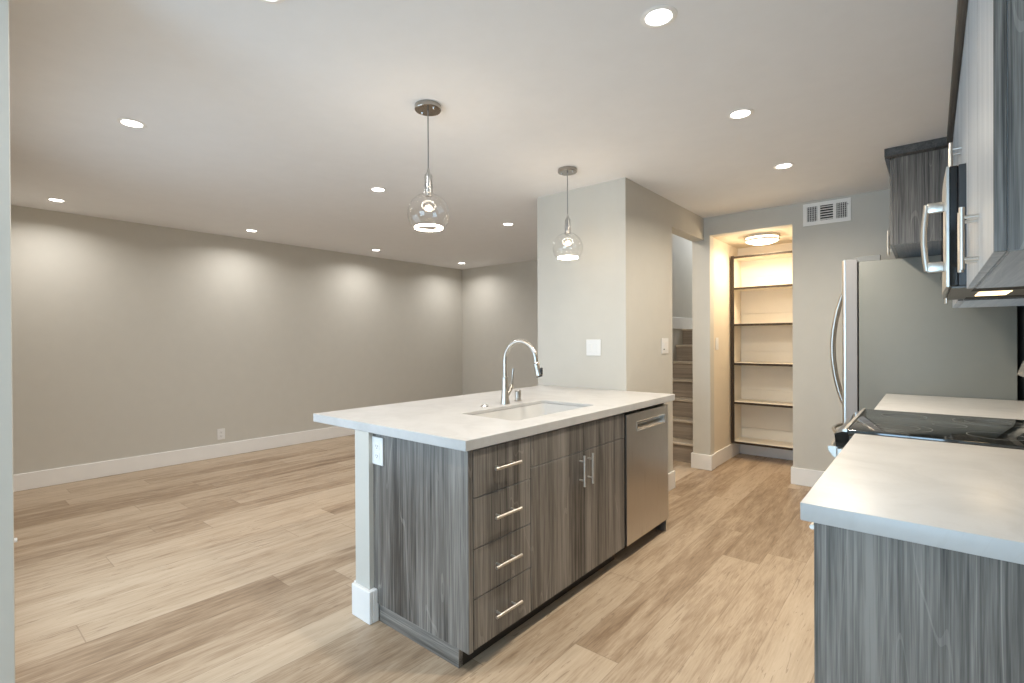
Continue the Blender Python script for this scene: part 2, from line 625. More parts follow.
# ------------------------------------------------------------------ pulls
def pull(parent, axis, x, c, z, length=0.157, post=0.096, out=0.030, rad=0.0064):
    """bar pull standing off a face whose surface is at x and looks towards -x (out<0) or +x (out>0)"""
    bm = B()
    xo = x + out
    h, p = length / 2, post / 2
    if axis == 'y':
        tube(bm, [(xo, c - h, z), (xo, c + h, z)], rad, 12)
        for s in (-p, p):
            tube(bm, [(x, c + s, z), (xo, c + s, z)], rad * 0.75, 10)
    else:
        tube(bm, [(xo, c, z - h), (xo, c, z + h)], rad, 12)
        for s in (-p, p):
            tube(bm, [(x, c, z + s), (xo, c, z + s)], rad * 0.75, 10)
    return obj('handle', bm, pull_m, parent)


def carcass(bm, x0, x1, y0, y1, z0, z1, top=True, t=0.018):
    """open cabinet box whose back is at xb=the wall side; front stays open behind the doors"""
    box(bm, x0, x1, y0, y0 + t, z0, z1)
    box(bm, x0, x1, y1 - t, y1, z0, z1)
    box(bm, x0, x1, y0 + t, y1 - t, z0, z0 + t)
    if top:
        box(bm, x0, x1, y0 + t, y1 - t, z1 - t, z1)
    box(bm, x0, x0 + 0.01, y0 + t, y1 - t, z0 + t, z1 - (t if top else 0))
    box(bm, x1 - 0.01, x1, y0 + t, y1 - t, z0 + t, z1 - (t if top else 0))
    return bm


# ------------------------------------------------------------------ island
XF = -1.371                    # drawer and door faces
CB = 0.0865                    # underside of the doors
g = 0.0018
dc = thing('drawer_cabinet', 'grey woodgrain cabinet with four stacked drawers at the open end of the island', 'cabinet', (-1.69, 1.56, 0))
bm = B(); carcass(bm, -1.995, XF - 0.021, 1.389, 1.757, CB, ZT - TH - 0.001)
obj('body', bm, lam_v, dc)
bm = B(); box(bm, -1.997, XF, 1.364, 1.3885, CB - 0.002, ZT - TH - 0.001, 0.001)
obj('end_panel', bm, lam_v, dc)
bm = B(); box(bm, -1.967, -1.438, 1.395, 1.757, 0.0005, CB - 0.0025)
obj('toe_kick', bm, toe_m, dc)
bm = B(); box(bm, -1.967, -1.4375, 1.373, 1.3948, 0.0005, CB - 0.0025)
obj('toe_board', bm, lam_hx, dc)
zs = [CB, 0.2865, 0.4825, 0.683, 0.872]
for a, b in zip(zs, zs[1:]):
    bm = B(); box(bm, XF - 0.020, XF, 1.391 + g, 1.757 - g, a + g, b - g, 0.001)
    d = obj('drawer', bm, lam_v, dc)
    zc = {0: 0.185, 1: 0.385, 2: 0.5855, 3: 0.784}[zs.index(a)]
    pull(d, 'y', XF, 1.574, zc, length=0.163)

sc = thing('sink_cabinet', 'grey woodgrain double-door cabinet between the drawers and the dishwasher', 'cabinet', (-1.69, 2.2, 0))
bm = B(); carcass(bm, -1.995, XF - 0.021, 1.7575, 2.646, CB, ZT - TH - 0.001, top=False)
obj('body', bm, lam_v, sc)
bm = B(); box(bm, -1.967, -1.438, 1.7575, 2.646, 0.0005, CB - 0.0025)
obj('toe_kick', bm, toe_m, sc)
for y0, y1, yh in ((1.7575, 2.203, 2.163), (2.203, 2.646, 2.243)):
    bm = B(); box(bm, XF - 0.020, XF, y0 + g, y1 - g, 0.7305 + g, 0.872 - g, 0.001)
    obj('false_front', bm, lam_v, sc)
    bm = B(); box(bm, XF - 0.020, XF, y0 + g, y1 - g, CB + g, 0.7305 - g, 0.001)
    d = obj('door', bm, lam_v, sc)
    pull(d, 'z', XF, yh, 0.637)

# dishwasher
dw = thing('dishwasher', 'stainless steel dishwasher with pocket handle at the end of the island', 'dishwasher', (-1.69, 2.96, 0))
bm = B(); box(bm, -1.97, XF - 0.035, 2.652, 3.262, 0.095, ZT - TH - 0.004)
obj('body', bm, dark_m, dw)
bm = B()
xd = XF + 0.006
Y0d, Y1d, Z0d, Z1d = 2.664, 3.266, 0.0885, 0.858
hy0, hy1, hz0, hz1 = 2.80, 3.205, 0.750, 0.800
x0d = XF - 0.034
# door skin around the pocket
box(bm, x0d, xd, Y0d, hy0, Z0d, Z1d)
box(bm, x0d, xd, hy1, Y1d, Z0d, Z1d)
box(bm, x0d, xd, hy0, hy1, Z0d, hz0)
box(bm, x0d, xd, hy0, hy1, hz1, Z1d)
obj('door', bm, steel_v, dw)
bm = B()
# pocket: slanted scoop behind the opening, with a bright rim
prism(bm, [(xd - 0.002, hz1), (x0d + 0.002, hz1), (x0d + 0.002, hz0 + 0.018), (xd - 0.012, hz0), (xd - 0.002, hz0), (xd - 0.004, hz0 + 0.004), (x0d + 0.006, hz0 + 0.022), (x0d + 0.006, hz1 - 0.003), (xd - 0.002, hz1 - 0.003)], 'y', hy0, hy1)
hp = obj('pocket_handle', bm, steel_y, dw)
bm = B()
for (a, b, c, d_) in ((hy0 - 0.006, hy1 + 0.006, hz0 - 0.006, hz0), (hy0 - 0.006, hy1 + 0.006, hz1, hz1 + 0.004), (hy0 - 0.006, hy0, hz0, hz1), (hy1, hy1 + 0.006, hz0, hz1)):
    box(bm, xd - 0.001, xd + 0.003, a, b, c, d_, 0.001)
obj('rim', bm, chrome_m, hp)
bm = B(); box(bm, -1.90, -1.455, 2.66, 3.262, 0.02, 0.092)
obj('kick_plate', bm, dark_m, dw)
for yy in (2.72, 3.20):
    bm = B()
    tube(bm, [(-1.50, yy, 0.0005), (-1.50, yy, 0.012)], 0.018, 14)
    tube(bm, [(-1.50, yy, 0.012), (-1.50, yy, 0.10)], 0.012, 12)
    obj('leg', bm, grey_plastic_m, dw)
bm = B(); box(bm, -1.445, -1.375, 3.245, 3.262, 0.0005, 0.094)
obj('side_skirt', bm, steel_v, dw)
bm = B(); box(bm, -1.995, XF - 0.04, 3.284, 3.302, 0.0005, ZT - TH - 0.001)
tag(obj('support_panel', bm, lam_v), 'grey woodgrain panel closing the island beyond the dishwasher', 'panel')


# island worktop with the sink cut-out
def rrect(x0, x1, y0, y1, r, n=6):
    out = []
    for cx, cy, a0 in ((x1 - r, y1 - r, 0), (x0 + r, y1 - r, 90), (x0 + r, y0 + r, 180), (x1 - r, y0 + r, 270)):
        for k in range(n + 1):
            a = R(a0 + 90 * k / n)
            out.append((cx + r * math.cos(a), cy + r * math.sin(a)))
    return out


SX0, SX1, SY0, SY1 = -1.885, -1.505, 1.82, 2.55
bm = B()
outer = [(-2.500, 1.340), (-1.3590, 1.340), (-1.3590, YC - 0.001), (-2.500, YC - 0.001)]
inner = rrect(SX0, SX1, SY0, SY1, 0.03)


def loop(bm, pts, z):
    vs = [bm.verts.new((p[0], p[1], z)) for p in pts]
    es = [bm.edges.new((vs[k], vs[(k + 1) % len(vs)])) for k in range(len(vs))]
    return vs, es


big = rrect(SX0 - 0.025, SX1 + 0.025, SY0 - 0.025, SY1 + 0.025, 0.05)
vo, eo = loop(bm, outer, ZT)
vi, ei = loop(bm, inner, ZT)
bmesh.ops.triangle_fill(bm, edges=eo + ei, use_beauty=True)
wo, fo = loop(bm, outer, ZT - TH)
wb, fb = loop(bm, big, ZT - TH)
bmesh.ops.triangle_fill(bm, edges=fo + fb, use_beauty=True)
wi = [bm.verts.new((p[0], p[1], ZT - 0.018)) for p in inner]
wc = [bm.verts.new((p[0], p[1], ZT - 0.018)) for p in big]
for a, b in ((vo, wo), (vi, wi), (wi, wc), (wc, wb)):
    for k in range(len(a)):
        bm.faces.new((a[k], a[(k + 1) % len(a)], b[(k + 1) % len(b)], b[k]))
wt = obj('island_worktop', bm, quartz_m)
tag(wt, 'white quartz worktop of the island with a sink cut into it', 'worktop')
md = wt.modifiers.new('edge', 'BEVEL'); md.width = 0.0022; md.segments = 2; md.limit_method = 'ANGLE'; md.angle_limit = R(50)

# sink
sk = thing('kitchen_sink', 'white rectangular undermount sink set in the island worktop', 'sink', ((SX0 + SX1) / 2, (SY0 + SY1) / 2, 0.66))
bm = B()
prof = [(-0.012, ZT - TH - 0.0008, 0.035), (0.004, ZT - TH - 0.0008, 0.03), (0.010, 0.70, 0.03), (0.030, 0.676, 0.03)]
rings = []
for ins, z, r in [(-0.014, ZT - 0.045, .04), (-0.014, ZT - 0.019, .04), (0.003, ZT - 0.019, .03), (0.010, 0.715, .04), (0.022, 0.695, .05), (0.045, 0.688, .05)]:
    rings.append([bm.verts.new((p[0], p[1], z)) for p in rrect(SX0 + ins, SX1 - ins, SY0 + ins, SY1 - ins, r)])
for a, b in zip(rings, rings[1:]):
    for k in range(len(a)):
        bm.faces.new((a[k], a[(k + 1) % len(a)], b[(k + 1) % len(b)], b[k]))
bm.faces.new(rings[-1])
o2 = [bm.verts.new((p[0], p[1], 0.672)) for p in rrect(SX0 + 0.005, SX1 - 0.005, SY0 + 0.005, SY1 - 0.005, .05)]
a, b = o2, rings[0]
for k in range(len(a)):
    bm.faces.new((a[k], a[(k + 1) % len(a)], b[(k + 1) % len(b)], b[k]))
bm.faces.new(o2[::-1])
obj('basin', bm, sink_m, sk)
bm = B(); lathe(bm, (SX0 + SX1) / 2, (SY0 + SY1) / 2, [(0, 0.6895), (0.03, 0.6895), (0.043, 0.692), (0.046, 0.6885), (0, 0.6885)], 28)
obj('drain', bm, chrome_m, sk)

# faucet
FX, FY = -1.948, 2.253
fc = thing('kitchen_faucet', 'brushed nickel gooseneck pull-down faucet standing behind the island sink', 'faucet', (FX, FY, ZT))
bm = B()
lathe(bm, FX, FY, [(0, ZT), (0.029, ZT), (0.029, ZT + 0.006), (0.024, ZT + 0.03), (0.0195, ZT + 0.09), (0.0175, ZT + 0.152), (0.0195, ZT + 0.153), (0.0195, ZT + 0.160), (0.0135, ZT + 0.164), (0, ZT + 0.164)], 28)
obj('base', bm, nickel_m, fc)
bm = B()
zr, rad = ZT + 0.258, 0.1165
pts = [(FX, FY, ZT + 0.160), (FX, FY, ZT + 0.21)]
for k in range(0, 25):
    a = math.pi - math.pi * 1.02 * k / 24
    pts.append((FX + rad + rad * math.cos(a), FY, zr + rad * math.sin(a)))
tube(bm, pts, 0.0128, 16)
obj('neck', bm, nickel_m, fc)
ex = pts[-1]
d = Vector((0.30, 0, -0.95)).normalized()
e0 = Vector(ex)
bm = B(); tube(bm, [e0 - d * 0.004, e0, e0 + d * 0.012, e0 + d * 0.03, e0 + d * 0.072, e0 + d * 0.076], [0.014, 0.0165, 0.0165, 0.0155, 0.0215, 0.020], 20)
sh = obj('spray_head', bm, nickel_m, fc)
bm = B(); tube(bm, [e0 + d * 0.0762, e0 + d * 0.081], [0.0185, 0.017], 20)
obj('nozzle', bm, charcoal_m, sh)
bm = B()
p0 = e0 + d * 0.05 + Vector((0.0225, 0, 0.004))
box(bm, p0.x - 0.006, p0.x + 0.005, p0.y - 0.009, p0.y + 0.009, p0.z - 0.022, p0.z + 0.02, 0.003)
obj('spray_button', bm, charcoal_m, sh)
bm = B()
tube(bm, [(FX, FY + 0.008, ZT + 0.035), (FX, FY + 0.03, ZT + 0.06), (FX, FY + 0.055, ZT + 0.095), (FX, FY + 0.062, ZT + 0.112)], [0.010, 0.0115, 0.014, 0.012], 14)
tube(bm, [(FX, FY + 0.060, ZT + 0.105), (FX, FY + 0.066, ZT + 0.125), (FX, FY + 0.070, ZT + 0.165), (FX, FY + 0.076, ZT + 0.208)], [0.010, 0.0075, 0.0055, 0.0072], 12)
obj('lever', bm, nickel_m, fc)
bm = B(); lathe(bm, -1.984, 2.418, [(0, ZT), (0.0235, ZT), (0.0235, ZT + 0.004), (0.0195, ZT + 0.006), (0.0195, ZT + 0.062), (0.0175, ZT + 0.066), (0, ZT + 0.066)], 26)
tag(obj('air_gap_cap', bm, nickel_m), 'short brushed nickel cylinder cap on the island worktop beside the faucet', 'cap')
bm = B(); lathe(bm, -1.972, 2.100, [(0, ZT + 0.0035), (0.010, ZT + 0.004), (0.013, ZT + 0.009), (0.017, ZT + 0.009), (0.0225, ZT + 0.004), (0.0235, ZT), (0, ZT)], 28)
tag(obj('hole_cover', bm, chrome_m), 'small round metal button set flush in the island worktop near the faucet', 'button')


# ------------------------------------------------------------------ plates: outlets and switches
def plate(name, label, cat, c, normal, w, h, kind):
    """normal is '-y', '+x' or '-x'; c the centre on the wall surface"""
    t = thing(name, label, cat, c)

    def pbox(bm, u0, u1, z0, z1, d0, d1, bev=0):
        if normal == '-y':
            box(bm, c[0] + u0, c[0] + u1, c[1] - d1, c[1] - d0, c[2] + z0, c[2] + z1, bev)
        elif normal == '+x':
            box(bm, c[0] + d0, c[0] + d1, c[1] + u0, c[1] + u1, c[2] + z0, c[2] + z1, bev)
        else:
            box(bm, c[0] - d1, c[0] - d0, c[1] + u0, c[1] + u1, c[2] + z0, c[2] + z1, bev)
    bm = B(); pbox(bm, -w / 2, w / 2, -h / 2, h / 2, 0.0005, 0.007, 0.002)
    obj('plate', bm, plate_m, t)
    for item in kind:
        if item[0] == 'socket':
            _, u = item
            for zz in (0.022, -0.022):
                bm = B(); pbox(bm, u - 0.017, u + 0.017, zz - 0.0155, zz + 0.0155, 0.007, 0.009, 0.001)
                s_ = obj('receptacle', bm, plate_m, t)
                bm = B()
                pbox(bm, u - 0.0075, u - 0.005, zz - 0.003, zz + 0.007, 0.009, 0.0093)
                pbox(bm, u + 0.005, u + 0.0075, zz - 0.003, zz + 0.006, 0.009, 0.0093)
                pbox(bm, u - 0.002, u + 0.002, zz - 0.010, zz - 0.006, 0.009, 0.0093)
                obj('slots', bm, dark_m, s_)
        elif item[0] == 'rocker':
            _, u = item
            bm = B(); pbox(bm, u - 0.0165, u + 0.0165, -0.033, 0.033, 0.007, 0.0105, 0.0015)
            obj('rocker', bm, plate_m, t)
        elif item[0] == 'dimmer':
            _, u = item
            bm = B(); pbox(bm, u - 0.0165, u + 0.0165, -0.018, 0.033, 0.007, 0.0105, 0.0015)
            obj('rocker', bm, plate_m, t)
            for du in (-0.009, 0.009):
                bm = B(); pbox(bm, u + du - 0.004, u + du + 0.004, -0.033, -0.024, 0.007, 0.009)
                obj('button', bm, dark_m, t)
    return t


plate('wall_outlet', 'white wall outlet just above the baseboard on the long beige wall', 'outlet', (XL, 2.19, 0.256), '+x', 0.080, 0.122, [('socket', 0)])
plate('cabinet_outlet', 'white outlet on the grey woodgrain end of the island', 'outlet', (-1.954, 1.364, 0.795), '-y', 0.083, 0.127, [('socket', 0)])
plate('light_switch', 'white double switch plate on the pale wall behind the faucet', 'switch', (-2.005, YC, 1.239), '-y', 0.128, 0.126, [('rocker', -0.026), ('rocker', 0.026)])
plate('dimmer_switch', 'white dimmer plate on the beige wall beside the stair opening', 'switch', (XH, 4.072, 1.244), '+x', 0.134, 0.131, [('dimmer', -0.026), ('rocker', 0.026)])
plate('pantry_switch', 'cream switch plate on the side wall inside the pantry', 'switch', (-1.681, 5.26, 1.25), '+x', 0.078, 0.125, [('rocker', 0)])
plate('pantry_outlet', 'outlet plate on the pantry back wall between two shelves', 'outlet', (-1.38, 5.992, 1.325), '-y', 0.125, 0.122, [('socket', -0.026), ('socket', 0.026)])

# ------------------------------------------------------------------ pantry shelving
ps = thing('pantry_shelving', 'cream pantry shelf unit with dark brown front edges', 'shelving', (-1.23, 5.83, 0.18))
SYF, SYB = 5.675, 5.992
SXL, SXR = -1.663, -0.785
bm = B(); box(bm, SXL + 0.02, SXR, SYF + 0.30, SYB, 0.19, 2.18)
obj('back_panel', bm, shelf_m, ps)
for x0 in (SXL, SXR):
    bm = B(); box(bm, min(x0, x0 + 0.02 * (1 if x0 == SXL else -1)), max(x0, x0 + 0.02 * (1 if x0 == SXL else -1)), SYF + 0.004, SYB, 0.17, 2.195)
    s_ = obj('side_board', bm, shelf_m, ps)
    bm = B(); box(bm, (x0 if x0 == SXL else x0 - 0.03), (x0 + 0.034 if x0 == SXL else x0), SYF - 0.0006, SYF + 0.0038, 0.168, 2.195)
    obj('dark_edge', bm, shelf_edge_m, s_)
for zz in (2.18, 1.843, 1.452, 1.031, 0.611, 0.183):
    bm = B(); box(bm, SXL + 0.02, SXR - 0.02, SYF + 0.004, SYF + 0.2995, zz - 0.010, zz + 0.010)
    s_ = obj('shelf', bm, shelf_m, ps)
    bm = B(); box(bm, SXL + 0.02, SXR - 0.02, SYF - 0.0005, SYF + 0.0035, zz - 0.015, zz + 0.008)
    obj('dark_edge', bm, shelf_edge_m, s_)
    if zz < 2.1:
        for zc in ((zz + 0.14,) if zz > 1.5 else (zz + 0.125,)):
            bm = B(); box(bm, SXL + 0.03, SXR - 0.03, SYF + 0.288, SYF + 0.2995, zc - 0.115, zc, 0.002)
            obj('cleat', bm, shelf_m, ps)

pl = thing('flush_ceiling_light', 'round flush-mount light on the pantry ceiling', 'light', (-1.285, 5.40, PZ))
cx, cy = -1.285, 5.40
bm = B(); lathe(bm, cx, cy, [(0, PZ), (0.15, PZ), (0.15, PZ - 0.02), (0, PZ - 0.02)], 48)
obj('base', bm, white_m, pl)
bm = B(); lathe(bm, cx, cy, [(0.146, PZ - 0.018), (0.148, PZ - 0.045), (0.136, PZ - 0.062), (0.10, PZ - 0.075), (0.05, PZ - 0.081), (0, PZ - 0.083), ], 48)
obj('diffuser', bm, pantry_emit, pl)
for zz in (PZ - 0.012, PZ - 0.048):
    bm = B(); lathe(bm, cx, cy, [(0.154, zz - 0.006), (0.158, zz - 0.006), (0.158, zz + 0.006), (0.154, zz + 0.006), (0.154, zz - 0.006)], 48)
    obj('metal_band', bm, nickel_m, pl)
lt = bpy.data.lights.new('pantry_glow', 'AREA')
lt.shape, lt.size, lt.energy, lt.color = 'DISK', 0.26, P_PANTRY, (1.0, 0.83, 0.60)
lo = bpy.data.objects.new('pantry_glow', lt)
lo.location = (0, 0, -0.09)
lo.parent = pl
COL.objects.link(lo)

lt = bpy.data.lights.new('pantry_halo', 'POINT')
lt.energy, lt.color, lt.shadow_soft_size = 5.5, (1.0, 0.83, 0.60), 0.05
lo = bpy.data.objects.new('pantry_halo', lt)
lo.location = (0, 0, -0.16)
lo.parent = pl
COL.objects.link(lo)

# ------------------------------------------------------------------ ceiling vent on the pantry wall
vt = thing('air_vent', 'white three-section air vent high on the wall right of the pantry', 'vent', (-0.687, YF, 2.383))
vx0, vx1, vz0, vz1 = -0.862, -0.512, 2.287, 2.479
secs = [(-0.832, -0.755), (-0.733, -0.638), (-0.615, -0.538)]
zlo, zhi = vz0 + 0.033, vz1 - 0.030
bm = B()
box(bm, vx0, vx1, YF - 0.010, YF - 0.0005, vz0, zlo)
box(bm, vx0, vx1, YF - 0.010, YF - 0.0005, zhi, vz1)
xs = [vx0] + [v for s_ in secs for v in s_] + [vx1]
for k in range(0, len(xs), 2):
    box(bm, xs[k], xs[k + 1], YF - 0.010, YF - 0.0005, zlo, zhi)
obj('frame', bm, white_m, vt)
bm = B(); box(bm, vx0 + 0.02, vx1 - 0.02, YF - 0.0012, YF - 0.0004, zlo - 0.005, zhi + 0.005)
obj('duct', bm, dark_m, vt)
for i, (a, b) in enumerate(secs):
    bm = B()
    if i == 1:
        for k in range(6):
            zc = zlo + (k + 0.5) * (zhi - zlo) / 6
            prism(bm, [(YF - 0.009, zc - 0.006), (YF - 0.008, zc - 0.0075), (YF - 0.0015, zc + 0.001), (YF - 0.0025, zc + 0.0025)], 'x', a, b)
    else:
        for k in range(6):
            xc = a + (k + 0.5) * (b - a) / 6
            box(bm, xc - 0.0019, xc + 0.0019, YF - 0.009, YF - 0.0015, zlo, zhi)
        for k in range(7):
            zc = zlo + (k + 0.5) * (zhi - zlo) / 7
            box(bm, a, b, YF - 0.0035, YF - 0.0015, zc - 0.001, zc + 0.001)
    obj('louvers', bm, white_m, vt)
bm = B(); tube(bm, [(-0.532, YF - 0.010, 2.43), (-0.532, YF - 0.022, 2.425)], 0.003, 8)
obj('damper_lever', bm, dark_m, vt)

# ------------------------------------------------------------------ recessed lights
CANS = [
    (-0.772, 1.775, 'recessed downlight over the aisle, largest of the kitchen row of three'),
    (-0.775, 2.821, 'recessed downlight over the aisle, middle of the kitchen row of three'),
    (-0.780, 3.870, 'recessed downlight over the aisle, nearest to the air vent'),
    (-3.345, 0.761, 'large recessed downlight alone over the bare floor, closest to the white wall end'),
    (-3.352, 2.352, 'recessed downlight beside the globe of the nearer pendant'),
    (-3.350, 3.935, 'recessed downlight in front of the pale wall end, between the two pendants'),
    (-5.634, 0.759, 'recessed downlight along the long beige wall, farthest from the room corner'),
    (-5.633, 2.332, 'recessed downlight along the long beige wall, second of its row of four'),
    (-5.630, 3.913, 'recessed downlight along the long beige wall, third of its row of four'),
    (-5.600, 5.460, 'recessed downlight right at the far corner of the beige walls'),
    (-1.734, 0.770, 'recessed downlight cut off by the top edge of the photo'),
]
for x, y, lab in CANS:
    t = thing('recessed_downlight', lab, 'ceiling light', (x, y, H), 'recessed ceiling lights')
    bm = B(); lathe(bm, x, y, [(0.047, H - 0.0005), (0.066, H - 0.0005), (0.066, H - 0.002), (0.051, H - 0.005), (0.047, H - 0.003), (0.047, H - 0.0005)], 40)
    obj('trim_ring', bm, white_m, t)
    bm = B(); lathe(bm, x, y, [(0, H - 0.002), (0.0465, H - 0.002), (0.0465, H - 0.0006), (0, H - 0.0006)], 40)
    obj('diffuser', bm, can_emit, t)
    l = bpy.data.lights.new('downlight_beam', 'AREA')
    l.shape, l.size, l.energy, l.color, l.spread = 'DISK', 0.09, P_CAN * (2.0 if x > -1 else 0.92 if x < -5 else 1.35), CAN_WARM if x > -1 else CAN_COL, R(154)
    lo = bpy.data.objects.new('downlight_beam', l)
    lo.location = (0, 0, -0.0075)
    lo.parent = t
    COL.objects.link(lo)


# ------------------------------------------------------------------ pendants
def pendant(x, y, lab):
    t = thing('pendant_lamp', lab, 'pendant lamp', (x, y, H), 'clear globe pendants over the island')
    bm = B(); lathe(bm, x, y, [(0, H - 0.0005), (0.066, H - 0.0005), (0.067, H - 0.002), (0.067, H - 0.022), (0.064, H - 0.0255), (0.0, H - 0.0258)], 44)
    cn = obj('canopy', bm, canopy_m, t)
    for s_ in (-0.045, 0.045):
        bm = B(); lathe(bm, x + s_, y, [(0.0045, H - 0.0255), (0.0045, H - 0.031), (0, H - 0.032)], 10)
        obj('screw', bm, chrome_m, cn)
    bm = B(); tube(bm, [(x, y, H - 0.0255), (x, y, 2.16)], 0.0032, 8)
    obj('cord', bm, grey_plastic_m, t)
    bm = B(); lathe(bm, x, y, [(0, 2.185), (0.005, 2.18), (0.009, 2.158), (0.018, 2.146), (0.0195, 2.140), (0.0195, 2.100), (0.022, 2.098), (0.022, 2.082), (0.0195, 2.08), (0.0195, 2.072), (0.022, 2.07), (0.022, 2.054), (0.018, 2.052), (0.0175, 2.040), (0, 2.040)], 28)
    obj('socket', bm, socket_m, t)
    # glass globe with a short neck and flattened foot
    cz, r = 1.948, 0.106
    prof = [(0.0175, 2.044), (0.0185, 2.04)]
    a0 = 15
    for k in range(0, 30):
        a = R(a0 + (136 - a0) * k / 29)
        prof.append((r * math.sin(a), cz + r * math.cos(a)))
    zb = cz + r * math.cos(R(136))
    prof += [(0.068, zb - 0.004), (0.062, zb - 0.007), (0, zb - 0.007)]
    bm = B(); lathe(bm, x, y, prof, 56)
    gl = obj('globe', bm, glass_m, t)
    bm = B()
    pts = [(x + 0.067 * math.cos(2 * math.pi * k / 48), y + 0.067 * math.sin(2 * math.pi * k / 48), zb + 0.006) for k in range(49)]
    tube(bm, pts, 0.0058, 10, caps=False)
    obj('led_ring', bm, led_emit, t)
    bm = B()
    lathe(bm, x, y, [(0.011, 2.038), (0.011, 2.02), (0.006, 2.005), (0.0045, 1.99), (0, 1.988)], 28)
    obj('inner_stem', bm, glass_m, t)
    l = bpy.data.lights.new('pendant_glow', 'POINT')
    l.energy, l.color, l.shadow_soft_size = P_PENDANT, WARM, 0.03
    lo = bpy.data.objects.new('pendant_glow', l)
    lo.location = (0, 0, zb + 0.03 - H)
    lo.parent = t
    COL.objects.link(lo)
    return t


pendant(-1.963, 1.681, 'clear glass globe pendant over the near end of the island')
pendant(-1.954, 2.942, 'clear glass globe pendant hanging in front of the pale wall end')

# ------------------------------------------------------------------ range-side base cabinets and worktops
XK = -0.211                    # door faces on this side
def base_unit(name, label, y0, y1, drawers=None, end_panel=False):
    t = thing(name, label, 'cabinet', (0.1, (y0 + y1) / 2, 0))
    ys = y0 + (0.020 if end_panel else 0)
    bm = B(); carcass(bm, XK + 0.021, XR - 0.002, ys, y1, 0.10, ZT - TH - 0.001)
    obj('body', bm, lam_v, t)
    if end_panel:
        bm = B(); box(bm, XK, XR - 0.002, y0, ys - 0.0005, 0.098, ZT - TH - 0.001, 0.001)
        obj('end_panel', bm, lam_v, t)
    bm = B(); box(bm, XK + 0.065, XR - 0.01, y0 + 0.012, y1, 0.0005, 0.0975)
    obj('toe_kick', bm, lam_h, t)
    if drawers:
        for a, b in zip(drawers, drawers[1:]):
            bm = B(); box(bm, XK, XK + 0.020, ys + g, y1 - g, a + g, b - g, 0.001)
            d = obj('drawer', bm, lam_v, t)
            pull(d, 'y', XK, (ys + y1) / 2, (a + b) / 2 + (0.0 if b - a < 0.25 else 0.03), out=-0.030)
    else:
        bm = B(); box(bm, XK, XK + 0.020, ys + g, y1 - g, 0.72 + g, 0.872 - g, 0.001)
        d = obj('drawer', bm, lam_v, t)
        pull(d, 'y', XK, (ys + y1) / 2 - (0.018 if end_panel else 0), 0.807, out=-0.030)
        ym = (ys + y1) / 2
        for a, b, h in (((ys, y1, y1 - 0.04),) if end_panel else ((ys, ym, ym - 0.04), (ym, y1, ym + 0.04))):
            bm = B(); box(bm, XK, XK + 0.020, a + g, b - g, 0.10 + g, 0.72 - g, 0.001)
            d = obj('door', bm, lam_v, t)
            pull(d, 'z', XK, h, 0.62, out=-0.030)
    return t


base_unit('end_base_cabinet', 'grey woodgrain base cabinet under the marble-veined worktop end, showing its side panel', 1.350, 1.85, None, True)
base_unit('base_cabinet', 'grey base cabinet between the end cabinet and the range, hidden under the worktop', 1.852, 2.424)
base_unit('corner_base_cabinet', 'grey base cabinet between the range and the refrigerator', 3.208, 4.276)
bm = B(); box(bm, -0.236, XR - 0.001, 1.330, 2.424, ZT - TH, ZT, 0.0022, 2)
tag(obj('range_worktop', bm, quartz_m), 'white quartz worktop on the near side of the range', 'worktop')
bm = B(); box(bm, -0.236, XR - 0.001, 3.208, 4.276, ZT - TH, ZT, 0.0022, 2)
tag(obj('far_worktop', bm, quartz_m), 'white quartz worktop between the range and the refrigerator', 'worktop')

# ------------------------------------------------------------------ range
RY0, RY1 = 2.430, 3.202
rg = thing('electric_range', 'stainless range with black glass cooktop set between the worktops', 'range', (0.05, 2.816, 0))
bm = B(); box(bm, -0.255, XR - 0.04, RY0, RY1, 0.0005, 0.905, 0.002)
obj('body', bm, charcoal_m, rg)
bm = B(); box(bm, -0.262, 0.345, RY0, RY1, 0.906, 0.931, 0.003, 2)
ck = obj('cooktop', bm, cooktop_m, rg)
bm = B()
for (cx, cy, rr) in ((-0.11, 2.63, 0.115), (-0.11, 2.63, 0.075), (-0.10, 3.02, 0.085), (0.19, 2.62, 0.085), (0.19, 3.02, 0.115), (0.19, 3.02, 0.075), (0.06, 2.82, 0.055)):
    lathe(bm, cx, cy, [(rr - 0.0011, 0.9312), (rr + 0.0011, 0.9312), (rr + 0.0011, 0.93145), (rr - 0.0011, 0.93145), (rr - 0.0011, 0.9312)], 56)
obj('burner_rings', bm, ring_m, ck)
bm = B(); prism(bm, [(-0.2625, 0.934), (-0.268, 0.934), (-0.278, 0.929), (-0.278, 0.922), (-0.2625, 0.922)], 'y', RY0, RY1)
obj('front_trim', bm, steel_y, rg)
bm = B(); prism(bm, [(-0.2565, 0.9055), (-0.2625, 0.9215), (-0.278, 0.9215), (-0.306, 0.911), (-0.301, 0.857), (-0.2565, 0.857)], 'y', RY0, RY1)
obj('control_panel', bm, black_gloss_m, rg)
bm = B(); box(bm, -0.300, -0.256, RY0 + 0.002, RY1 - 0.002, 0.22, 0.853, 0.004)
od = obj('oven_door', bm, steel_y, rg)
bm = B(); box(bm, -0.3025, -0.2995, RY0 + 0.12, RY1 - 0.12, 0.36, 0.66, 0.001)
obj('oven_window', bm, black_gloss_m, od)
bm = B()
hy = [RY0 + 0.05 + k * (RY1 - RY0 - 0.10) / 14 for k in range(15)]
tube(bm, [(-0.324 - 0.010 * math.sin(math.pi * k / 14), yy, 0.835) for k, yy in enumerate(hy)], 0.0115, 14)
for yy in (hy[0] + 0.004, hy[-1] - 0.004):
    prism(bm, [(-0.2995, 0.800), (-0.318, 0.808), (-0.333, 0.832), (-0.335, 0.848), (-0.326, 0.850), (-0.2995, 0.848)], 'y', yy - 0.008, yy + 0.008)
